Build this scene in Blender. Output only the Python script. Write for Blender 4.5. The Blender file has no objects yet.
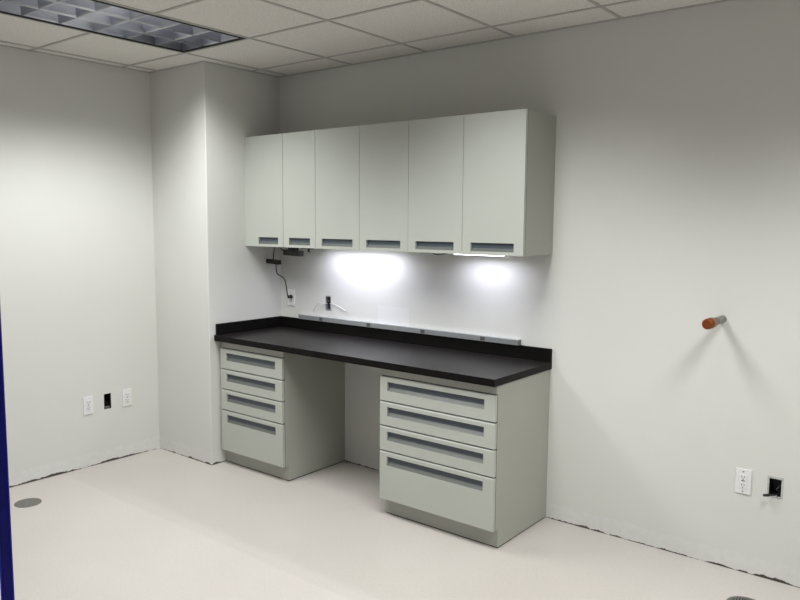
import bpy, bmesh, math, random
from mathutils import Vector, Matrix
random.seed(7)
S = bpy.context.scene
C = S.collection
PI = math.pi

# ------------------------------------------------------------------ dimensions (metres)
H = 2.698                      # ceiling height
PW, PD = 0.615, 0.649          # pilaster width (x) and depth (y)
XR, YF = 5.4, -5.3             # right wall, front wall
ZT, TH, D, L = 0.8994, 0.0383, 0.6107, 2.21      # worktop
HS, ST = 0.0752, 0.019         # splash
CF = 0.5815                    # drawer front plane
U, ZU0, ZU1 = 0.3292, 1.4988, 2.2452

# ------------------------------------------------------------------ materials
def new_mat(name, col, rough=0.5, metal=0.0, spec=0.5):
    m = bpy.data.materials.new(name); m.use_nodes = True
    b = m.node_tree.nodes['Principled BSDF']
    b.inputs['Base Color'].default_value = (*col, 1)
    b.inputs['Roughness'].default_value = rough
    b.inputs['Metallic'].default_value = metal
    b.inputs['Specular IOR Level'].default_value = spec
    return m

def nodes_of(m):
    return m.node_tree.nodes, m.node_tree.links, m.node_tree.nodes['Principled BSDF']

def noise(N, Lk, vec, scale, detail=3, rough=0.5):
    n = N.new('ShaderNodeTexNoise'); n.inputs['Scale'].default_value = scale
    n.inputs['Detail'].default_value = detail; n.inputs['Roughness'].default_value = rough
    Lk.new(vec, n.inputs['Vector']); return n

def ramp(N, Lk, src, a, ca, b, cb):
    r = N.new('ShaderNodeValToRGB')
    r.color_ramp.elements[0].position = a; r.color_ramp.elements[0].color = ca
    r.color_ramp.elements[1].position = b; r.color_ramp.elements[1].color = cb
    Lk.new(src, r.inputs['Fac']); return r

def math_node(N, Lk, op, a, b=None, clamp=False):
    n = N.new('ShaderNodeMath'); n.operation = op; n.use_clamp = clamp
    for i, v in enumerate((a, b)):
        if v is None: continue
        if isinstance(v, (int, float)): n.inputs[i].default_value = v
        else: Lk.new(v, n.inputs[i])
    return n.outputs[0]

def mix(N, Lk, fac, a, b):
    n = N.new('ShaderNodeMix'); n.data_type = 'RGBA'
    for sock, v in ((n.inputs['Factor'], fac), (n.inputs['A'], a), (n.inputs['B'], b)):
        if isinstance(v, tuple): sock.default_value = v
        elif isinstance(v, (int, float)): sock.default_value = v
        else: Lk.new(v, sock)
    return n.outputs['Result']

def textured(name, col, var=0.05, scale=6, rough=0.5, bump=0.0, bscale=200, metal=0.0, spec=0.5):
    m = new_mat(name, col, rough, metal, spec); N, Lk, b = nodes_of(m)
    tc = N.new('ShaderNodeTexCoord'); v = tc.outputs['Object']
    n = noise(N, Lk, v, scale, 4)
    lo = tuple(c * (1 - var) for c in col) + (1,); hi = tuple(min(1, c * (1 + var)) for c in col) + (1,)
    r = ramp(N, Lk, n.outputs['Fac'], 0.3, lo, 0.7, hi)
    Lk.new(r.outputs['Color'], b.inputs['Base Color'])
    if bump:
        n2 = noise(N, Lk, v, bscale, 2); bp = N.new('ShaderNodeBump')
        bp.inputs['Strength'].default_value = bump; bp.inputs['Distance'].default_value = 0.002
        Lk.new(n2.outputs['Fac'], bp.inputs['Height']); Lk.new(bp.outputs['Normal'], b.inputs['Normal'])
    return m

def wall_material():
    """painted plasterboard: a pale unpainted band where the baseboard was pulled off and a ragged dark joint at the floor"""
    m = new_mat('wall_paint', (0.70, 0.695, 0.66), 0.55, 0, 0.3); N, Lk, b = nodes_of(m)
    tc = N.new('ShaderNodeTexCoord'); v = tc.outputs['Object']
    sep = N.new('ShaderNodeSeparateXYZ'); Lk.new(v, sep.inputs[0]); z = sep.outputs['Z']
    big = noise(N, Lk, v, 1.7, 3)
    base = ramp(N, Lk, big.outputs['Fac'], 0.3, (0.695, 0.700, 0.675, 1), 0.7, (0.72, 0.72, 0.697, 1)).outputs['Color']
    # a paler rectangle on the wall above the worktop
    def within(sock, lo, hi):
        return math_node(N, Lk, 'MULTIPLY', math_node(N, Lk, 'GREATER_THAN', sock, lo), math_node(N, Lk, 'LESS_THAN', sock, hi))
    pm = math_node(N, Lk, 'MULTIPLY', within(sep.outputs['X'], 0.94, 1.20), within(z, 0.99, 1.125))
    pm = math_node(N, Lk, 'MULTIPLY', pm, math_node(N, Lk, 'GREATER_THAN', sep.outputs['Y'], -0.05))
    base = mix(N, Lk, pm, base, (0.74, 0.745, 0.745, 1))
    # band
    n1 = noise(N, Lk, v, 7, 4)
    edge = math_node(N, Lk, 'ADD', math_node(N, Lk, 'MULTIPLY', n1.outputs['Fac'], 0.05), 0.07)
    band = math_node(N, Lk, 'MULTIPLY', math_node(N, Lk, 'SUBTRACT', edge, z), 120, True)
    n3 = noise(N, Lk, v, 28, 5, 0.65)
    bandc = ramp(N, Lk, n3.outputs['Fac'], 0.35, (0.70, 0.70, 0.685, 1), 0.6, (0.74, 0.737, 0.728, 1)).outputs['Color']
    c1 = mix(N, Lk, band, base, bandc)
    # ragged gap
    n4 = noise(N, Lk, v, 5.5, 5, 0.7)
    h = math_node(N, Lk, 'MULTIPLY', math_node(N, Lk, 'SUBTRACT', n4.outputs['Fac'], 0.40), 0.075)
    gap = math_node(N, Lk, 'MULTIPLY', math_node(N, Lk, 'SUBTRACT', h, z), 350, True)
    c2 = mix(N, Lk, gap, c1, (0.07, 0.06, 0.05, 1))
    Lk.new(c2, b.inputs['Base Color'])
    n2 = noise(N, Lk, v, 140, 3); bp = N.new('ShaderNodeBump')
    bp.inputs['Strength'].default_value = 0.12; bp.inputs['Distance'].default_value = 0.002
    Lk.new(n2.outputs['Fac'], bp.inputs['Height']); Lk.new(bp.outputs['Normal'], b.inputs['Normal'])
    return m

def floor_material():
    m = new_mat('floor_sheet', (0.66, 0.62, 0.605), 0.42, 0, 0.35); N, Lk, b = nodes_of(m)
    tc = N.new('ShaderNodeTexCoord'); v = tc.outputs['Object']
    sep = N.new('ShaderNodeSeparateXYZ'); Lk.new(v, sep.inputs[0])
    n1 = noise(N, Lk, v, 1.3, 4); n2 = noise(N, Lk, v, 90, 3)
    a = ramp(N, Lk, n1.outputs['Fac'], 0.3, (0.535, 0.497, 0.475, 1), 0.7, (0.57, 0.535, 0.512, 1)).outputs['Color']
    s = ramp(N, Lk, n2.outputs['Fac'], 0.35, (0.96, 0.96, 0.96, 1), 0.65, (1.03, 1.03, 1.03, 1)).outputs['Color']
    mu = N.new('ShaderNodeMix'); mu.data_type = 'RGBA'; mu.blend_type = 'MULTIPLY'; mu.inputs['Factor'].default_value = 1
    Lk.new(a, mu.inputs['A']); Lk.new(s, mu.inputs['B'])
    # the two sheets of flooring differ a little in tone, with a welded seam between them
    wob = math_node(N, Lk, 'MULTIPLY', noise(N, Lk, v, 0.8, 2).outputs['Fac'], 0.05)
    yy = math_node(N, Lk, 'ADD', sep.outputs['Y'], wob)
    side = math_node(N, Lk, 'MULTIPLY', math_node(N, Lk, 'ADD', yy, 1.375), 60, True)
    tone = mix(N, Lk, side, (1.05, 1.05, 1.05, 1), (1.0, 1.0, 0.995, 1))
    mu2 = N.new('ShaderNodeMix'); mu2.data_type = 'RGBA'; mu2.blend_type = 'MULTIPLY'; mu2.inputs['Factor'].default_value = 1
    Lk.new(mu.outputs['Result'], mu2.inputs['A']); Lk.new(tone, mu2.inputs['B'])
    Lk.new(mu2.outputs['Result'], b.inputs['Base Color'])
    bp = N.new('ShaderNodeBump'); bp.inputs['Strength'].default_value = 0.1; bp.inputs['Distance'].default_value = 0.002
    Lk.new(noise(N, Lk, v, 35, 4).outputs['Fac'], bp.inputs['Height']); Lk.new(bp.outputs['Normal'], b.inputs['Normal'])
    return m

def tile_material():
    m = new_mat('ceiling_tile', (0.72, 0.70, 0.67), 0.9, 0, 0.1); N, Lk, b = nodes_of(m)
    tc = N.new('ShaderNodeTexCoord'); v = tc.outputs['Object']
    n1 = noise(N, Lk, v, 120, 4, 0.7)
    r = ramp(N, Lk, n1.outputs['Fac'], 0.33, (0.60, 0.585, 0.55, 1), 0.52, (0.80, 0.78, 0.745, 1))
    Lk.new(r.outputs['Color'], b.inputs['Base Color'])
    bp = N.new('ShaderNodeBump'); bp.inputs['Strength'].default_value = 0.35; bp.inputs['Distance'].default_value = 0.003
    Lk.new(n1.outputs['Fac'], bp.inputs['Height']); Lk.new(bp.outputs['Normal'], b.inputs['Normal'])
    return m

def emit(name, col, strength):
    m = new_mat(name, col, 0.4); b = m.node_tree.nodes['Principled BSDF']
    b.inputs['Emission Color'].default_value = (*col, 1); b.inputs['Emission Strength'].default_value = strength
    return m

M = dict(
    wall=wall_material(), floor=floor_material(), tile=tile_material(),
    grid=new_mat('grid_metal', (0.46, 0.45, 0.43), 0.5), shadow_line=new_mat('grid_shadow_line', (0.06, 0.06, 0.055), 0.7),
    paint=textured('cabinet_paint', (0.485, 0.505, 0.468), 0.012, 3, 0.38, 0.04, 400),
    carcass=textured('cabinet_side_shaded', (0.405, 0.412, 0.372), 0.012, 3, 0.42, 0.04, 400),  # cabinet paint darkened and warmed: the sides' shade is in the colour
    slate=textured('slate_pull', (0.078, 0.098, 0.125), 0.08, 30, 0.45),
    lip=textured('grey_pull_lip', (0.115, 0.125, 0.118), 0.04, 20, 0.4),
    top=textured('black_laminate', (0.0105, 0.0088, 0.0088), 0.25, 60, 0.36, 0.06, 300, 0, 0.30),
    splash=textured('black_laminate_shaded', (0.004, 0.0035, 0.0035), 0.2, 60, 0.5, 0, 200, 0, 0.15),  # darker copy of the laminate, shade of upright faces in its colour
    alu=textured('raceway_metal', (0.42, 0.44, 0.46), 0.04, 25, 0.35, 0, 200, 0.6),
    louver=textured('louver_metal', (0.64, 0.66, 0.725), 0.05, 5, 0.42, 0, 200, 1.0),
    black=textured('black_plastic', (0.012, 0.012, 0.012), 0.2, 40, 0.45),
    dark=new_mat('dark_trim_and_shade', (0.02, 0.02, 0.02), 0.9),
    white=textured('white_plastic', (0.80, 0.80, 0.82), 0.02, 30, 0.35),
    slot=new_mat('socket_slot', (0.05, 0.05, 0.05), 0.6),
    wirew=textured('white_cable', (0.5, 0.5, 0.49), 0.03, 40, 0.45),
    brown=textured('brown_wire', (0.10, 0.055, 0.03), 0.2, 60, 0.5),
    copper=textured('copper_cap', (0.30, 0.085, 0.03), 0.2, 40, 0.38, 0, 200, 0.75),
    pipe=textured('grey_pipe', (0.24, 0.22, 0.21), 0.2, 40, 0.35, 0, 200, 0.8),
    steel=textured('drain_steel', (0.17, 0.17, 0.155), 0.12, 40, 0.5, 0, 200, 0.3),
    boxsteel=textured('box_steel', (0.26, 0.26, 0.27), 0.12, 60, 0.4, 0, 200, 0.8),
    blue=textured('navy_paint', (0.009, 0.016, 0.55), 0.15, 20, 0.4),
    mud=textured('patching_plaster', (0.50, 0.51, 0.50), 0.18, 120, 0.8),
    tube=emit('fluorescent_tube', (0.94, 0.97, 1.0), 3.6),
    led=emit('led_diffuser', (0.92, 0.94, 1.0), 9.0),
    ballast=new_mat('white_enamel', (0.8, 0.8, 0.8), 0.4),
)

# ------------------------------------------------------------------ mesh helpers
def box(bm, x0, x1, y0, y1, z0, z1, mi=0):
    vs = [bm.verts.new(p) for p in ((x0,y0,z0),(x1,y0,z0),(x1,y1,z0),(x0,y1,z0),(x0,y0,z1),(x1,y0,z1),(x1,y1,z1),(x0,y1,z1))]
    fs = []
    for i in ((0,3,2,1),(4,5,6,7),(0,1,5,4),(1,2,6,5),(2,3,7,6),(3,0,4,7)):
        f = bm.faces.new([vs[k] for k in i]); f.material_index = mi; fs.append(f)
    return fs

def bev(bm, off=0.003, seg=2):
    bmesh.ops.bevel(bm, geom=[e for e in bm.edges if len(e.link_faces) == 2 and e.calc_face_angle(0) > 0.5], offset=off, segments=seg, affect='EDGES', profile=0.5)

def cyl(bm, p0, p1, r0, r1=None, n=24, cap=True, mi=0):
    p0, p1 = Vector(p0), Vector(p1); r1 = r0 if r1 is None else r1
    ax = (p1 - p0).normalized(); t = Vector((0,0,1)) if abs(ax.z) < 0.9 else Vector((1,0,0))
    a = ax.cross(t).normalized(); b = ax.cross(a)
    R0, R1 = [], []
    for k in range(n):
        d = a*math.cos(2*PI*k/n) + b*math.sin(2*PI*k/n)
        R0.append(bm.verts.new(p0 + d*r0)); R1.append(bm.verts.new(p1 + d*r1))
    for k in range(n):
        f = bm.faces.new((R0[k], R0[(k+1) % n], R1[(k+1) % n], R1[k])); f.material_index = mi; f.smooth = True
    if cap:
        for rr in (R0, R1):
            f = bm.faces.new(rr); f.material_index = mi

def tube(bm, pts, r, n=8, sub=6, mi=0):
    P = [Vector(p) for p in pts]
    if len(P) > 2:
        Q = []
        E = [P[0]*2 - P[1]] + P + [P[-1]*2 - P[-2]]
        for i in range(1, len(E)-2):
            for k in range(sub):
                t = k/sub; a, b, c, d = E[i-1], E[i], E[i+1], E[i+2]
                Q.append(0.5*((2*b) + (c-a)*t + (2*a-5*b+4*c-d)*t*t + (3*b-a-3*c+d)*t**3))
        Q.append(P[-1]); P = Q
    rings = []; prev = None
    for i, p in enumerate(P):
        tan = (P[min(i+1, len(P)-1)] - P[max(i-1, 0)]).normalized()
        if prev is None:
            t = Vector((0,0,1)) if abs(tan.z) < 0.9 else Vector((1,0,0)); a = tan.cross(t).normalized()
        else:
            a = (prev - tan*prev.dot(tan)).normalized()
        prev = a; b = tan.cross(a)
        rings.append([bm.verts.new(p + (a*math.cos(2*PI*k/n) + b*math.sin(2*PI*k/n))*r) for k in range(n)])
    for i in range(len(rings)-1):
        for k in range(n):
            f = bm.faces.new((rings[i][k], rings[i][(k+1) % n], rings[i+1][(k+1) % n], rings[i+1][k])); f.smooth = True; f.material_index = mi
    bm.faces.new(rings[0]).material_index = mi; bm.faces.new(rings[-1]).material_index = mi

def panel(bm, a0, a1, b0, b1, holes, thick, depth=None, to=lambda a, b, d: (a, d, b), mi=0):
    """slab whose front (d=0) has rectangular holes, cut through or as pockets of the given depth"""
    A = sorted({a0, a1, *[h[0] for h in holes], *[h[1] for h in holes]})
    B = sorted({b0, b1, *[h[2] for h in holes], *[h[3] for h in holes]})
    V = {}
    def v(a, b, d):
        k = (round(a, 6), round(b, 6), round(d, 6))
        if k not in V: V[k] = bm.verts.new(to(a, b, d))
        return V[k]
    def inside(a, b): return any(h[0] < a < h[1] and h[2] < b < h[3] for h in holes)
    thru = depth is None; dd = thick if thru else depth
    for i in range(len(A)-1):
        for j in range(len(B)-1):
            q = [(A[i],B[j]), (A[i+1],B[j]), (A[i+1],B[j+1]), (A[i],B[j+1])]
            hole = inside((A[i]+A[i+1])/2, (B[j]+B[j+1])/2)
            if not hole: bm.faces.new([v(a, b, 0) for a, b in q])
            elif not thru: bm.faces.new([v(a, b, dd) for a, b in q])
            if not (hole and thru): bm.faces.new([v(a, b, thick) for a, b in reversed(q)])
            for k in range(4):
                p, r = q[k], q[(k+1) % 4]; mx, my = (p[0]+r[0])/2, (p[1]+r[1])/2
                out = abs(mx-a0) < 1e-7 or abs(mx-a1) < 1e-7 or abs(my-b0) < 1e-7 or abs(my-b1) < 1e-7
                if out and not hole: bm.faces.new((v(*p, 0), v(*r, 0), v(*r, thick), v(*p, thick)))
                elif hole and not out:
                    ex, ey = 1e-4*(mx-(A[i]+A[i+1])/2), 1e-4*(my-(B[j]+B[j+1])/2)
                    if not inside(mx+ex, my+ey): bm.faces.new((v(*p, 0), v(*r, 0), v(*r, dd), v(*p, dd)))
    for f in bm.faces: f.material_index = mi
    bmesh.ops.recalc_face_normals(bm, faces=bm.faces)

def obj(name, bm, mats, parent=None, smooth=False):
    bmesh.ops.recalc_face_normals(bm, faces=bm.faces)
    me = bpy.data.meshes.new(name); bm.to_mesh(me); bm.free()
    for m in (mats if isinstance(mats, (list, tuple)) else [mats]): me.materials.append(m)
    if smooth:
        for p in me.polygons: p.use_smooth = True
    o = bpy.data.objects.new(name, me); C.objects.link(o)
    if parent is not None: o.parent = parent
    return o

def B(): return bmesh.new()

def tag(o, label, cat, group=None):
    o['label'] = label; o['category'] = cat
    if group: o['group'] = group
    return o

def thing(name, label, cat, loc=(0,0,0), rotz=0, group=None):
    o = bpy.data.objects.new(name, None); C.objects.link(o); o.empty_display_size = 0.1
    o.location = loc; o.rotation_euler = (0, 0, rotz)
    return tag(o, label, cat, group)

def struct(name, bm, m, label=None, cat=None, parent=None):
    o = obj(name, bm, m, parent)
    if parent is None:
        o['kind'] = 'structure'
        if label: o['label'] = label; o['category'] = cat or name.split('_')[0]
    return o

def dup(root, loc=None, rotz=None, label=None):
    r = root.copy(); C.objects.link(r)
    if loc is not None: r.location = loc
    if rotz is not None: r.rotation_euler = (0, 0, rotz)
    if label: r['label'] = label
    def kids(src, dst):
        for ch in list(src.children):
            c = ch.copy(); C.objects.link(c); c.parent = dst; kids(ch, c)
    kids(root, r)
    return r

# ------------------------------------------------------------------ the room
WT = 0.12
OUT_Z = 0.388      # underside of the low outlet plates' boxes
bm = B(); box(bm, -PW-WT, XR+WT, YF-WT, WT, -0.1, 0)
struct('floor', bm, M['floor'], 'pale pinkish grey sheet floor with a faint seam', 'floor')

# back wall, with cut openings for its two open boxes
BOX_A = (0.457, 0.511, 1.052, 1.156)       # above the worktop
BOX_B = (3.342, 3.396, 0.408, 0.492)       # low on the right
bm = B(); panel(bm, 0, XR, 0, H+0.15, [BOX_A, BOX_B], WT)
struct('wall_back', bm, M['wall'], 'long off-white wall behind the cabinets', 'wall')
BOX_C = (-1.074, -1.022, 0.374, 0.480)     # y range on the left wall
bm = B(); panel(bm, YF, -PD, 0, H+0.15, [BOX_C], WT, None, lambda a, b, d: (-PW-d, a, b))
struct('wall_left', bm, M['wall'], 'off-white wall on the left of the corner column', 'wall')
bm = B(); box(bm, -PW, 0, -PD, WT, 0, H+0.15)
bmesh.ops.bevel(bm, geom=[e for e in bm.edges if abs(e.verts[0].co.x) < 1e-6 and abs(e.verts[1].co.x) < 1e-6 and abs(e.verts[0].co.y+PD) < 1e-6 and abs(e.verts[1].co.y+PD) < 1e-6], offset=0.006, segments=3, affect='EDGES', profile=0.5)
struct('wall_column', bm, M['wall'], 'boxed-out wall column between the left wall and the cabinets', 'wall')
bm = B(); box(bm, XR, XR+WT, YF-WT, WT, 0, H+0.15)
struct('wall_right', bm, M['wall'], 'plain right wall', 'wall')
bm = B(); box(bm, -PW-WT, XR, YF-WT, YF, 0, H+0.15)
struct('wall_front', bm, M['wall'], 'plain front wall', 'wall')

# ceiling: lay-in tiles on a 2-ft grid
G = 0.6096; GX0, GY0 = 0.713, -0.262
FIX = [(GX0-G/2, GY0-2*G), (GX0-G/2+3*G, GY0-2*G), (GX0-G/2+6*G, GY0-2*G)]      # centres of the troffers
FW, FL = G/2-0.012, G-0.012
holes = [(x-FW, x+FW, y-FL, y+FL) for x, y in FIX]
bm = B(); panel(bm, -PW, XR, YF, 0, holes, 0.02, None, lambda a, b, d: (a, b, H+0.003+d))
ceil = struct('ceiling', bm, M['tile'], 'ceiling of square speckled lay-in tiles', 'ceiling')
bm = B()
def in_fix_x(x, y): return any(h[0]-0.001 < x < h[1]+0.001 and h[2] < y < h[3] for h in holes)
def tbar(p, axis, lo, hi):
    """T-bar along an axis, interrupted where a troffer sits over it"""
    cuts = [lo]
    for h in holes:
        if axis == 'y' and h[0] < p < h[1]: cuts += [h[2], h[3]]
        if axis == 'x' and h[2] < p < h[3]: cuts += [h[0], h[1]]
    cuts = sorted(cuts) + [hi]
    for a, b in zip(cuts[0::2], cuts[1::2]):
        if axis == 'y':
            box(bm, p-0.009, p+0.009, a, b, H-0.001, H+0.006); box(bm, p-0.012, p-0.009, a, b, H+0.001, H+0.004, 1)  # dark strip beside the bar imitates its shadow line
        else:
            box(bm, a, b, p-0.009, p+0.009, H-0.0015, H+0.006); box(bm, a, b, p+0.009, p+0.0115, H+0.001, H+0.004, 1)
for k in range(-2, 9):
    x = GX0 + k*G
    if -PW+0.05 < x < XR: tbar(x, 'y', YF, 0 if x > 0 else -PD)
for k in range(0, 9):
    y = GY0 - k*G
    tbar(y, 'x', 0 if y > -PD else -PW, XR)
# wall angle
for (x0, x1, y0, y1) in ((0, XR, -0.016, 0), (0, 0.016, -PD, 0), (-PW, 0.016, -PD-0.016, -PD), (-PW, -PW+0.016, YF, -PD), (XR-0.016, XR, YF, 0), (-PW, XR, YF, YF+0.016)):
    box(bm, x0, x1, y0, y1, H-0.0015, H+0.004)
obj('ceiling_grid', bm, [M['grid'], M['shadow_line']], ceil)

# ------------------------------------------------------------------ recessed louvred troffers
def make_troffer(label):
    t = thing('recessed_troffer', label, 'ceiling light', (*FIX[0], H), 0, 'recessed ceiling troffers')
    w, l = FW-0.001, FL-0.001
    bm = B()                                           # pan, open below
    panel(bm, -w, w, -l, l, [(-w+0.006, w-0.006, -l+0.006, l-0.006)], 0.135, 0.13, lambda a, b, d: (a, b, -0.001+d))
    obj('housing', bm, M['ballast'], t)
    bm = B()                                           # black trim line round the louvre
    panel(bm, -w, w, -l, l, [(-w+0.019, w-0.019, -l+0.019, l-0.019)], 0.006, None, lambda a, b, d: (a, b, -0.0025+d))
    obj('rim', bm, M['dark'], t)
    bm = B()                                           # parabolic blades: narrow below, flaring upwards
    iw, il = w-0.016, l-0.016; hb = 0.085
    def blade(c, axis, lo, hi, half=0):
        prof = []
        for k in range(7):
            s = k/6; prof.append((0.0025 + 0.030*s**1.8, 0.002 + hb*s))
        pts = ([(0.0, 0.002)] if half > 0 else [(-x, z) for x, z in prof]) + ([] if half > 0 else [])
        left = [(-x, z) for x, z in prof] if half <= 0 else [(0, prof[0][1]), (0, prof[-1][1])]
        right = [(x, z) for x, z in prof] if half >= 0 else [(0, prof[0][1]), (0, prof[-1][1])]
        poly = right + left[::-1]
        ends = []
        for e in (lo, hi):
            ends.append([bm.verts.new((c+x, e, z) if axis == 'y' else (e, c+x, z)) for x, z in poly])
        n = len(poly)
        for k in range(n):
            f = bm.faces.new((ends[0][k], ends[0][(k+1) % n], ends[1][(k+1) % n], ends[1][k]))
            f.smooth = True
        bm.faces.new(ends[0]); bm.faces.new(ends[1])
    for i in range(4):
        blade(-iw + 2*iw*i/3, 'y', -il, il, 1 if i == 0 else -1 if i == 3 else 0)
    for i in range(7):
        blade(-il + 2*il*i/6, 'x', -iw, iw, 1 if i == 0 else -1 if i == 6 else 0)
    o = obj('louver', bm, M['louver'], t)
    for x in (-iw*2/3, 0, iw*2/3):
        bm = B(); cyl(bm, (x, -il+0.02, 0.108), (x, il-0.02, 0.108), 0.0127, n=12)
        obj('fluorescent_tube', bm, M['tube'], t)
    return t
tro = make_troffer('recessed louvred ceiling light above the corner column')
dup(tro, (*FIX[1], H), 0, 'recessed louvred ceiling light in front of the wall cabinets')
dup(tro, (*FIX[2], H), 0, 'recessed louvred ceiling light over the bare right part of the room')

def area(name, loc, sx, sy, power, col, spread, rot=(0, 0, 0)):
    l = bpy.data.lights.new(name, 'AREA'); l.shape = 'RECTANGLE'; l.size = sx; l.size_y = sy
    l.energy = power; l.color = col; l.spread = math.radians(spread)
    o = bpy.data.objects.new(name, l); C.objects.link(o); o.location = loc; o.rotation_euler = rot
    return o
def cutoff(l, c0, c1):
    """photometric curve of a parabolic louvre: full output near straight down, falling to nothing at the shielding angle"""
    l.use_nodes = True; N, Lk = l.node_tree.nodes, l.node_tree.links
    em = N['Emission']; g = N.new('ShaderNodeNewGeometry'); d = N.new('ShaderNodeVectorMath'); d.operation = 'DOT_PRODUCT'
    Lk.new(g.outputs['Incoming'], d.inputs[0]); d.inputs[1].default_value = (0, 0, -1)
    r = N.new('ShaderNodeMapRange'); r.interpolation_type = 'SMOOTHSTEP'
    r.inputs['From Min'].default_value = c0; r.inputs['From Max'].default_value = c1
    Lk.new(d.outputs['Value'], r.inputs['Value']); Lk.new(r.outputs['Result'], em.inputs['Strength'])
TROFFER_W = 40
for x, y in FIX:
    lamp = area('troffer_lamp', (x, y, H-0.006), 2*FW-0.03, 2*FL-0.03, TROFFER_W, (0.985, 1.0, 0.965), 180)
    cutoff(lamp.data, 0.34, 0.72)

# ------------------------------------------------------------------ cabinets
def front(name, x0, x1, z0, z1, y, hole, parent, label=None, top_round=0.009):
    """drawer or door front with a routed recess and its pull strip"""
    bm = B(); th = 0.020
    panel(bm, x0, x1, z0, z1, [hole], th, 0.015)
    for v in bm.verts: v.co.y += y
    bm.edges.ensure_lookup_table()
    def on(e, f): return all(f(v.co) for v in e.verts)
    fr = lambda c: abs(c.y-y) < 1e-6
    top = [e for e in bm.edges if on(e, lambda c: fr(c) and abs(c.z-z1) < 1e-6)]
    rest = [e for e in bm.edges if e not in top and (on(e, lambda c: fr(c) and abs(c.z-z0) < 1e-6) or on(e, lambda c: fr(c) and abs(c.x-x0) < 1e-6) or on(e, lambda c: fr(c) and abs(c.x-x1) < 1e-6))]
    if top_round > 0.004:
        bmesh.ops.bevel(bm, geom=top, offset=top_round, segments=5, affect='EDGES', profile=0.5)
    f = obj(name, bm, M['paint'], parent)
    hx0, hx1, hz0, hz1 = hole; hh = hz1-hz0
    bm = B()
    e = 0.0004
    prof = [(0.0144, hz1-e), (0.0144, hz0+0.36*hh), (0.0008, hz0+e), (0.0148, hz0+e), (0.0148, hz1-e)]
    # upper strip (slate) sits just inside the recess; lower lip slopes out to the face
    ring = []
    for x in (hx0+e, hx1-e):
        ring.append([bm.verts.new((x, y+d, z)) for d, z in prof])
    n = len(prof)
    for k in range(n):
        fc = bm.faces.new((ring[0][k], ring[1][k], ring[1][(k+1) % n], ring[0][(k+1) % n]))
        fc.material_index = 1 if k == 1 else 0
    bm.faces.new(ring[0]); bm.faces.new(ring[1])
    obj('handle', bm, [M['slate'], M['lip']], f)['label'] = 'recessed slate-grey pull strip'
    return f

gap = 0.0014
# --- wall cabinets: three units of two doors
RB = 0.018
units = [
    (0.0095, 0.6899, [(0.0845, 0.3881, 0.140, 0.337), (0.3881, 0.6899, 0.444, 0.641)], 0.0845,
     'leftmost two-door wall cabinet with a filler strip against the wall column'),
    (0.6899, 1.4408, [(0.6899, 1.0655, 0.745, 1.010), (1.0655, 1.4408, 1.120, 1.385)], None,
     'middle two-door wall cabinet over the brightest lit patch of wall'),
    (1.4408, 2.1947, [(1.4408, 1.8155, 1.494, 1.760), (1.8155, 2.1947, 1.870, 2.138)], None,
     'right-end two-door wall cabinet with the exposed grey side panel'),
]
for x0, x1, doors, filler, lab in units:
    t = thing('wall_cabinet', lab, 'cabinet', ((x0+x1)/2, 0, ZU0), 0, 'wall cabinets over the worktop')
    ox = (x0+x1)/2
    def place(o):
        o.matrix_parent_inverse = Matrix.Translation((-ox, 0, -ZU0)); return o
    bm = B(); e = 0.0004; yf = -U+0.021
    xs = x0 if filler is None else filler-0.0005
    a0, a1, zr = xs+e, x1-e, ZU0+RB
    prof = [(a0, ZU0+0.001), (a0, ZU1), (a1, ZU1), (a1, ZU0+0.001), (a1-0.018, ZU0+0.001), (a1-0.018, zr), (a0+0.018, zr), (a0+0.018, ZU0+0.001)]
    r = [[bm.verts.new((x, y, z)) for x, z in prof] for y in (yf, -0.0005)]
    for k in range(8): bm.faces.new((r[0][k], r[1][k], r[1][(k+1) % 8], r[0][(k+1) % 8]))
    bm.faces.new(r[0]).material_index = 1; bm.faces.new(r[1])  # front face coloured dark to imitate shade between the doors
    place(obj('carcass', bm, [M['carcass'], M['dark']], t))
    if filler:
        bm = B(); box(bm, x0-0.009, filler-gap, -U+0.004, -0.0005, ZU0, ZU1); bev(bm, 0.0012, 1)
        place(obj('filler_panel', bm, M['paint'], t))
    for dx0, dx1, hx0, hx1 in doors:
        place(front('door', dx0+gap, dx1-gap, ZU0, ZU1, -U, (hx0, hx1, 1.5165, 1.5625), t, top_round=0.0))

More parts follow.
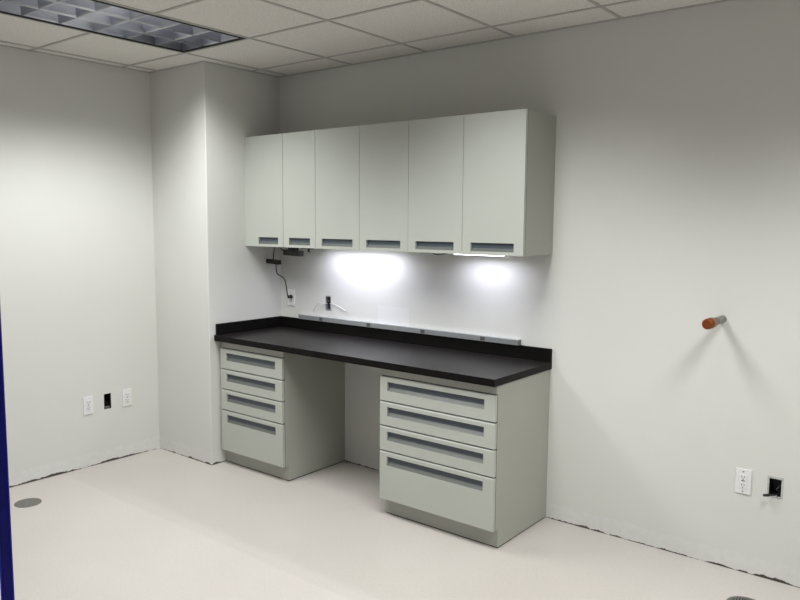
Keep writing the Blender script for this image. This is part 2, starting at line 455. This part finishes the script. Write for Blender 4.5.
# --- base cabinets
Z = [0.8149, 0.6722, 0.5324, 0.3876, 0.1048]
bases = [
    (0.0283, 0.6420, 'narrower four-drawer base cabinet beside the wall column'),
    (1.4471, 2.2005, 'wider four-drawer base cabinet under the right end of the worktop'),
]
for x0, x1, lab in bases:
    t = thing('base_cabinet', lab, 'cabinet', ((x0+x1)/2, 0, 0), 0, 'drawer base cabinets')
    ox = (x0+x1)/2
    def place(o):
        o.matrix_parent_inverse = Matrix.Translation((-ox, 0, 0)); return o
    yb = -CF+0.021; yt = -0.531; zc = ZT-TH-0.0005
    # carcass: outline with the toe notch, extruded across the width
    prof = [(yb, Z[4]-0.002), (yb, Z[0]), (yb, zc), (-0.0006, zc), (-0.0006, 0.007), (yt, 0.007), (yt, Z[4]-0.002)]
    bm = B(); r = [[bm.verts.new((x, y, z)) for y, z in prof] for x in (x0, x1)]
    for k in range(7): bm.faces.new((r[0][k], r[1][k], r[1][(k+1) % 7], r[0][(k+1) % 7])).material_index = 1 if k == 0 else 0  # dark front face paints in the shade of the drawer gaps
    bm.faces.new(r[0]); bm.faces.new(r[1])
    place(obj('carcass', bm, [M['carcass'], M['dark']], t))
    bm = B(); box(bm, x0+0.004, x1-0.004, yt+0.006, -0.01, 0.0, 0.007)
    place(obj('shadow_gap_strip', bm, M['dark'], t))  # dark strip standing in for the shadow gap under the toe kick
    bm = B(); box(bm, x0, x1, -CF+0.010, yb-0.0002, Z[0]+0.0012, zc)
    place(obj('top_rail', bm, M['carcass'], t))
    if x0 < 0.1:
        bm = B(); box(bm, 0.0005, x0-0.0005, yb+0.004, yb+0.03, Z[4], zc)
        place(obj('filler_strip', bm, M['carcass'], t))
        bm = B(); box(bm, 0.0005, x0-0.0005, yt+0.001, yt+0.02, 0.007, Z[4]-0.002)
        place(obj('toe_filler', bm, M['carcass'], t))
    ins = 0.059 if x0 < 0.1 else 0.0515
    for k in range(4):
        zt = Z[k]-0.0042; zb = Z[k+1]+0.0030 if k < 3 else Z[4]
        place(front('drawer', x0+0.001, x1-0.0015, zb, zt, -CF, (x0+ins, x1-0.066, Z[k]-0.0835, Z[k]-0.0315), t))

# --- worktop with splashes
t = thing('worktop', 'long black laminate worktop with upstands at the back and left', 'worktop', (L/2, 0, ZT))
def place(o):
    o.matrix_parent_inverse = Matrix.Translation((-L/2, 0, -ZT)); return o
bm = B(); box(bm, 0.001, L, -D, -0.0005, ZT-TH, ZT); bev(bm, 0.0025, 2)
for f in bm.faces: f.normal_update(); f.material_index = 0 if f.normal.z > 0.9 else 1  # same laminate, coloured darker on faces that catch less sheen
place(obj('slab', bm, [M['top'], M['splash']], t))
bm = B(); box(bm, 0.001, L, -ST, -0.0005, ZT+0.0002, ZT+HS); bev(bm, 0.0015, 1)
place(obj('back_upstand', bm, M['splash'], t))
bm = B(); box(bm, 0.001, ST, -0.596, -ST-0.0005, ZT+0.0002, ZT+HS); bev(bm, 0.0015, 1)
place(obj('side_upstand', bm, M['splash'], t))

# --- metal raceway standing on the back upstand
t = thing('power_raceway', 'long thin silver outlet raceway lying along the black upstand', 'raceway', (1.112, 0, ZT+HS))
def place(o):
    o.matrix_parent_inverse = Matrix.Translation((-1.112, 0, -ZT-HS)); return o
rz0, rz1, ry = ZT+HS+0.0005, 1.0050, -0.028
bm = B(); box(bm, 0.213, 2.010, ry, -0.0006, rz0, rz1); bev(bm, 0.0025, 2)
place(obj('channel', bm, M['alu'], t))
bm = B(); box(bm, 2.0101, 2.0135, ry-0.0012, -0.0006, rz0, rz1+0.001); bev(bm, 0.0008, 1)
place(obj('end_cap', bm, M['boxsteel'], t))
for x in (0.44, 0.88, 1.329, 1.771):
    bm = B(); zc = (rz0+rz1)/2
    box(bm, x-0.016, x+0.016, ry-0.0015, ry-0.0001, zc-0.0115, zc+0.0115, 0)
    for s in (-0.007, 0.006):
        box(bm, x-0.009, x-0.005, ry-0.0021, ry-0.0015, zc+s-0.002, zc+s+0.004, 1); box(bm, x+0.005, x+0.009, ry-0.0021, ry-0.0015, zc+s-0.002, zc+s+0.004, 1)
    box(bm, x-0.003, x+0.003, ry-0.0021, ry-0.0015, zc-0.0015, zc+0.0025, 1)
    place(obj('socket', bm, [M['lip'], M['slot']], t))

# --- under-cabinet LED bars
def led_bar(x0, x1, y, drop, label, power):
    t = thing('led_light_bar', label, 'light', ((x0+x1)/2, y, ZU0), 0, 'light bars under the wall cabinets')
    h = (x1-x0)/2
    bm = B(); box(bm, -h, h, -0.02, 0.02, (RB-drop)*0.45-drop*1.0, RB+0.0006)
    obj('mounting_channel', bm, M['white'], t)
    bm = B(); box(bm, -h+0.004, h-0.004, -0.017, 0.017, -drop, (RB-drop)*0.45-drop-0.0002)
    obj('diffuser', bm, M['led'], t)
    area('led_lamp', ((x0+x1)/2, y+0.004, ZU0-drop-0.002), x1-x0-0.02, 0.03, power, (0.84, 0.85, 1.0), 160)
    return t
led_bar(0.53, 1.14, -0.15, -0.004, 'slim glowing light bar tucked under the middle wall cabinet', 3.6)
led_bar(1.650, 1.972, -0.15, 0.0122, 'white glowing light bar showing under the right-end wall cabinet', 1.35)
# small black clips and lead ends beside the bars
t = thing('cable_connector', 'small black cable connector under the wall cabinets between the two light bars', 'connector', (1.455, -0.15, ZU0))
bm = B(); box(bm, -0.048, 0.03, -0.012, 0.012, -0.010, RB+0.0006); bev(bm, 0.002, 2)
obj('body', bm, M['black'], t)
bm = B(); tube(bm, [(0.028, 0, -0.006), (0.05, 0, -0.015), (0.075, 0.004, -0.016), (0.12, 0.01, -0.010), (0.19, 0.012, 0.004)], 0.003)
obj('cord', bm, M['black'], t)

# --- power adapters hanging under the left cabinet
t = thing('power_adapter', 'small black adapter hanging on its cord between cabinet and outlet', 'adapter', (0.056, -0.12, 1.384))
bm = B(); box(bm, -0.066, 0.06, -0.02, 0.02, -0.016, 0.014)
for v in bm.verts: v.co.z += -v.co.x*0.06
bev(bm, 0.005, 3)
obj('body', bm, M['black'], t)
bm = B(); tube(bm, [(0.012, 0.0, 0.133), (0.006, 0, 0.075), (0.000, 0, 0.04), (-0.001, 0, 0.012)], 0.0038)
obj('cord', bm, M['black'], t)
bm = B(); tube(bm, [(0.028, 0, -0.012), (0.031, 0.0, -0.074), (0.045, 0.01, -0.095), (0.080, 0.015, -0.112), (0.090, 0.03, -0.14), (0.078, 0.055, -0.21), (0.066, 0.07, -0.232), (0.060, 0.085, -0.258), (0.064, 0.097, -0.262)], 0.0038)
obj('cord', bm, M['black'], t)
bm = B(); cyl(bm, (0.066, 0.080, -0.257), (0.066, 0.1095, -0.257), 0.011, 0.0135, 16)
obj('plug', bm, M['black'], t)
t = thing('power_adapter', 'larger flat black adapter fixed up under the leftmost wall cabinet', 'adapter', (0.295, -0.15, ZU0))
bm = B(); box(bm, -0.080, 0.078, -0.022, 0.022, -0.064, -0.026)
for v in bm.verts: v.co.z += -v.co.x*0.03
bev(bm, 0.007, 3)
obj('body', bm, M['black'], t)
bm = B(); box(bm, -0.02, 0.02, -0.031, 0.031, -0.027, RB+0.0006); bev(bm, 0.002, 1)
obj('mounting_strap', bm, M['black'], t)
bm = B(); tube(bm, [(-0.08, 0, -0.040), (-0.10, 0, -0.034), (-0.125, 0, -0.020), (-0.15, 0.004, -0.006), (-0.17, 0.006, 0.010), (-0.178, 0.008, RB)], 0.0035)
obj('cord', bm, M['black'], t)
t = thing('power_adapter', 'thin black power driver with a dangling lead end beside the flat adapter', 'adapter', (0.435, -0.15, ZU0))
bm = B(); box(bm, -0.052, 0.05, -0.014, 0.014, -0.014, RB+0.0006); bev(bm, 0.002, 2)
obj('body', bm, M['black'], t)
bm = B(); cyl(bm, (0.016, -0.004, -0.012), (0.018, -0.006, -0.034), 0.008, 0.010, 12)
obj('cord_end', bm, M['black'], t)

# ------------------------------------------------------------------ wall outlets
def make_outlet(kind, label, loc, rotz=0):
    t = thing('wall_outlet', label, 'outlet', loc, rotz, 'white wall outlets')
    bm = B(); box(bm, -0.035, 0.035, -0.0065, -0.0002, -0.059, 0.059)
    bev(bm, 0.002, 2)
    obj('plate', bm, M['white'], t)
    def slots(bm, zc):
        for x, h in ((-0.0063, 0.0045), (0.0063, 0.0037)):
            box(bm, x-0.0013, x+0.0013, -0.0102, -0.0096, zc+0.003-h, zc+0.003+h, 1)
        cyl(bm, (0, -0.0102, zc-0.0085), (0, -0.0096, zc-0.0085), 0.0026, n=10, mi=1)
    if kind == 'duplex':
        for zc in (0.0195, -0.0195):
            bm = B(); box(bm, -0.0165, 0.0165, -0.0096, -0.0066, zc-0.0145, zc+0.0145)
            bev(bm, 0.003, 2); slots(bm, zc)
            obj('receptacle', bm, [M['white'], M['slot']], t)
    else:
        bm = B(); box(bm, -0.0165, 0.0165, -0.0096, -0.0066, -0.033, 0.033); bev(bm, 0.0015, 2)
        slots(bm, 0.0215); slots(bm, -0.019)
        box(bm, -0.008, 0.008, -0.0104, -0.0096, 0.0025, 0.0065, 1); box(bm, -0.008, 0.008, -0.0112, -0.0096, -0.0055, -0.0015, 0)
        obj('receptacle', bm, [M['white'], M['slot']], t)
    for z in ((0.0,) if kind == 'duplex' else (0.048, -0.048)):
        bm = B(); cyl(bm, (0, -0.0076, z), (0, -0.0064, z), 0.0032, n=10)
        obj('screw', bm, M['lip'], t)
    return t
make_outlet('duplex', 'white outlet left of the black wall box on the left wall', (-PW, -1.190, 0.425), PI/2)
make_outlet('duplex', 'white outlet right of the black wall box, nearer the corner column', (-PW, -0.902, 0.428), PI/2)
make_outlet('duplex', 'white outlet above the worktop with a black plug in it', (0.114, 0, 1.121))
make_outlet('decora', 'white outlet with rectangular face low on the bare right wall stretch', (3.231, 0, 0.449))

# ------------------------------------------------------------------ open wall boxes (set into the holes)
def wall_box(name, label, cat, w, h, loc, rotz=0):
    t = thing(name, label, cat, loc, rotz, 'open wall boxes')
    bm = B(); e = 0.0006; x, z = w/2-e, h/2-e; k = 0.006 if 'metal' in label else 0.0025
    panel(bm, -x, x, -z, z, [(-x+k, x-k, -z+k, z-k)], 0.07, 0.067)
    return t, bm
t, bm = wall_box('wall_box', 'open black wall box between the two outlets on the left wall', 'wall box', 0.052, 0.106, (-PW, -1.048, 0.427), PI/2)
obj('box', bm, M['black'], t)
bm = B(); box(bm, -0.016, 0.016, 0.004, 0.016, -0.049, -0.036); bev(bm, 0.002, 1)
obj('clamp', bm, M['boxsteel'], t)
bm = B(); tube(bm, [(-0.012, 0.06, 0.03), (-0.005, 0.03, 0.0), (0.01, 0.02, -0.02), (0.004, 0.03, -0.038)], 0.003)
obj('wire', bm, M['black'], t)

t, bm = wall_box('wall_box', 'open metal wall box with loose white wires above the worktop', 'wall box', BOX_A[1]-BOX_A[0], BOX_A[3]-BOX_A[2], ((BOX_A[0]+BOX_A[1])/2, 0, (BOX_A[2]+BOX_A[3])/2))
obj('box', bm, M['alu'], t)
bm = B(); box(bm, -0.008, 0.021, 0.014, 0.05, -0.040, 0.026); bev(bm, 0.003, 2)
obj('device', bm, M['black'], t)
bm = B(); tube(bm, [(-0.016, 0.06, 0.03), (-0.012, 0.012, 0.022), (-0.004, 0.008, 0.012), (-0.012, 0.02, -0.01), (-0.014, 0.05, -0.03)], 0.0042)
obj('wire', bm, M['brown'], t)['label'] = 'brown wire inside the box'
bm = B(); tube(bm, [(-0.014, 0.05, -0.01), (-0.018, 0.006, -0.006), (-0.030, -0.012, -0.004), (-0.061, -0.026, -0.004), (-0.085, -0.030, -0.018), (-0.105, -0.030, -0.040), (-0.115, -0.030, -0.068)], 0.0028)
obj('wire', bm, M['wirew'], t)['label'] = 'white wire curving out to the left'
bm = B(); tube(bm, [(0.016, 0.05, -0.005), (0.02, 0.004, -0.002), (0.035, -0.012, 0.0), (0.065, -0.026, 0.002), (0.10, -0.030, -0.004), (0.15, -0.030, -0.02), (0.196, -0.026, -0.043)], 0.0042)
obj('wire', bm, M['wirew'], t)['label'] = 'thicker white cable hanging out to the right'

bx = ((BOX_B[0]+BOX_B[1])/2, 0, (BOX_B[2]+BOX_B[3])/2)
t, bm = wall_box('wall_box', 'open black wall box with a cable stub low on the right', 'wall box', BOX_B[1]-BOX_B[0], BOX_B[3]-BOX_B[2], bx)
obj('box', bm, M['black'], t)
bm = B(); bw, bh = (BOX_B[1]-BOX_B[0])/2, (BOX_B[3]-BOX_B[2])/2
panel(bm, -bw-0.007, bw+0.007, -bh-0.009, bh+0.009, [(-bw+0.001, bw-0.001, -bh+0.001, bh-0.001)], 0.0012, None, lambda a, b, d: (a, d-0.0014, b))
obj('plaster_ring', bm, M['mud'], t)['label'] = 'pale grey ring round the opening'
bm = B(); tube(bm, [(0.018, 0.05, -0.026), (0.014, 0.01, -0.029), (0.0, -0.02, -0.031), (-0.022, -0.034, -0.033)], 0.0045)
obj('cable', bm, M['black'], t)
bm = B(); cyl(bm, (-0.018, -0.032, -0.0325), (-0.040, -0.042, -0.035), 0.0065, 0.0065, 12)
obj('cable_end', bm, M['black'], t)
bm = B(); cyl(bm, (0.006, 0.0, -0.037), (0.006, -0.004, -0.037), 0.0035, n=10)
obj('screw', bm, M['white'], t)
bm = B(); tube(bm, [(0.02, 0.06, 0.02), (0.012, 0.03, 0.0), (0.002, 0.025, -0.018), (0.016, 0.04, -0.03)], 0.0025)
obj('wire', bm, M['lip'], t)

# ------------------------------------------------------------------ pipe stub
t = thing('pipe_stub', 'capped copper pipe stub sticking out of the right part of the wall', 'pipe', (3.098, 0, 1.219))
bm = B(); cyl(bm, (0, 0.001, 0), (0, -0.205, 0), 0.0180, n=28)
obj('pipe', bm, M['pipe'], t)
bm = B()
cyl(bm, (0, -0.175, 0), (0, -0.245, 0), 0.0248, n=28); cyl(bm, (0, -0.245, 0), (0, -0.251, 0), 0.0248, 0.0205, n=28)
obj('end_cap', bm, M['copper'], t)['label'] = 'orange-brown copper end cap'

# ------------------------------------------------------------------ floor drains / covers
t = thing('floor_cleanout_cover', 'round plain grey cover in the floor by the left wall', 'floor cover', (-0.274, -1.766, 0), 0)
bm = B(); cyl(bm, (0, 0, -0.001), (0, 0, 0.003), 0.074, 0.073, 40); obj('cover', bm, M['steel'], t)
bm = B(); cyl(bm, (0, 0, 0.003), (0, 0, 0.0042), 0.008, 0.007, 12); obj('screw', bm, M['boxsteel'], t)
t = thing('floor_drain', 'round slotted dark drain in the floor at the bottom right', 'floor drain', (3.345, -0.335, 0), 0)
bm = B(); R1, R2 = 0.080, 0.068
for k in range(40):
    a0, a1 = 2*PI*k/40, 2*PI*(k+1)/40
    q = []
    for z in (0.0, 0.005):
        for r in (R2, R1):
            for a in (a0, a1): q.append(bm.verts.new((r*math.cos(a), r*math.sin(a), z)))
    for f in ((4,6,7,5), (0,1,3,2), (2,3,7,6), (0,4,5,1)): bm.faces.new([q[i] for i in f])
bmesh.ops.remove_doubles(bm, verts=bm.verts, dist=1e-5)
obj('rim', bm, M['steel'], t)
bm = B(); cyl(bm, (0, 0, -0.001), (0, 0, 0.001), R2, n=40); obj('sump', bm, M['dark'], t)
bm = B()
for k in range(-6, 7):
    x = k*0.0102; hy = math.sqrt(max(0, (R2+0.001)**2-x*x)); box(bm, x-0.003, x+0.003, -hy, hy, 0.001, 0.005)
obj('grate', bm, M['steel'], t)

# ------------------------------------------------------------------ camera
CAM = Vector((4.06595, -3.70479, 1.66198))
Rv = Vector((0.782694, 0.622361, 0.007508)); Fv = Vector((-0.618456, 0.779027, -0.103099)); Uv = Vector((-0.070014, 0.076051, 0.994643))
FPX = 737.362
cd = bpy.data.cameras.new('camera'); cam = bpy.data.objects.new('camera', cd); C.objects.link(cam)
m = Matrix((Rv, Uv, -Fv)).transposed().to_4x4(); m.translation = CAM; cam.matrix_world = m
cd.sensor_width = 36; cd.lens = FPX*36/800; cd.clip_start = 0.02
S.camera = cam

# ------------------------------------------------------------------ navy upright at the left edge of the view
px, py = 2.178-0.0288, -2.887-0.0229
ang = math.atan2(0.398, -0.917) - PI          # turned to face the way the photo sees it
t = thing('blue_upright', 'narrow navy blue upright post at the left edge of the view', 'post', (px, py, 0), ang)
bm = B(); w, d, th = 0.0152, 0.020, 0.003
pts = [(d, w), (-d, w), (-d, -w), (d, -w), (d, -w+th), (-d+th, -w+th), (-d+th, w-th), (d, w-th)]
r = [[bm.verts.new((x, y, z)) for x, y in pts] for z in (0.012, 2.15)]
for k in range(8): bm.faces.new((r[0][k], r[0][(k+1) % 8], r[1][(k+1) % 8], r[1][k]))
bm.faces.new(r[0]); bm.faces.new(r[1])
obj('channel', bm, M['blue'], t)
bm = B(); box(bm, -0.05, 0.05, -0.04, 0.04, 0, 0.012); bev(bm, 0.002, 1)
obj('base_plate', bm, M['blue'], t)

# ------------------------------------------------------------------ world and output transform
w = bpy.data.worlds.new('world'); S.world = w; w.use_nodes = True
w.node_tree.nodes['Background'].inputs['Color'].default_value = (0.05, 0.05, 0.05, 1)
w.node_tree.nodes['Background'].inputs['Strength'].default_value = 0.3
vs = S.view_settings
S.display_settings.display_device = 'sRGB'
vs.view_transform = 'Standard'; vs.look = 'None'; vs.exposure = 0.0; vs.gamma = 1.0; vs.use_curve_mapping = False
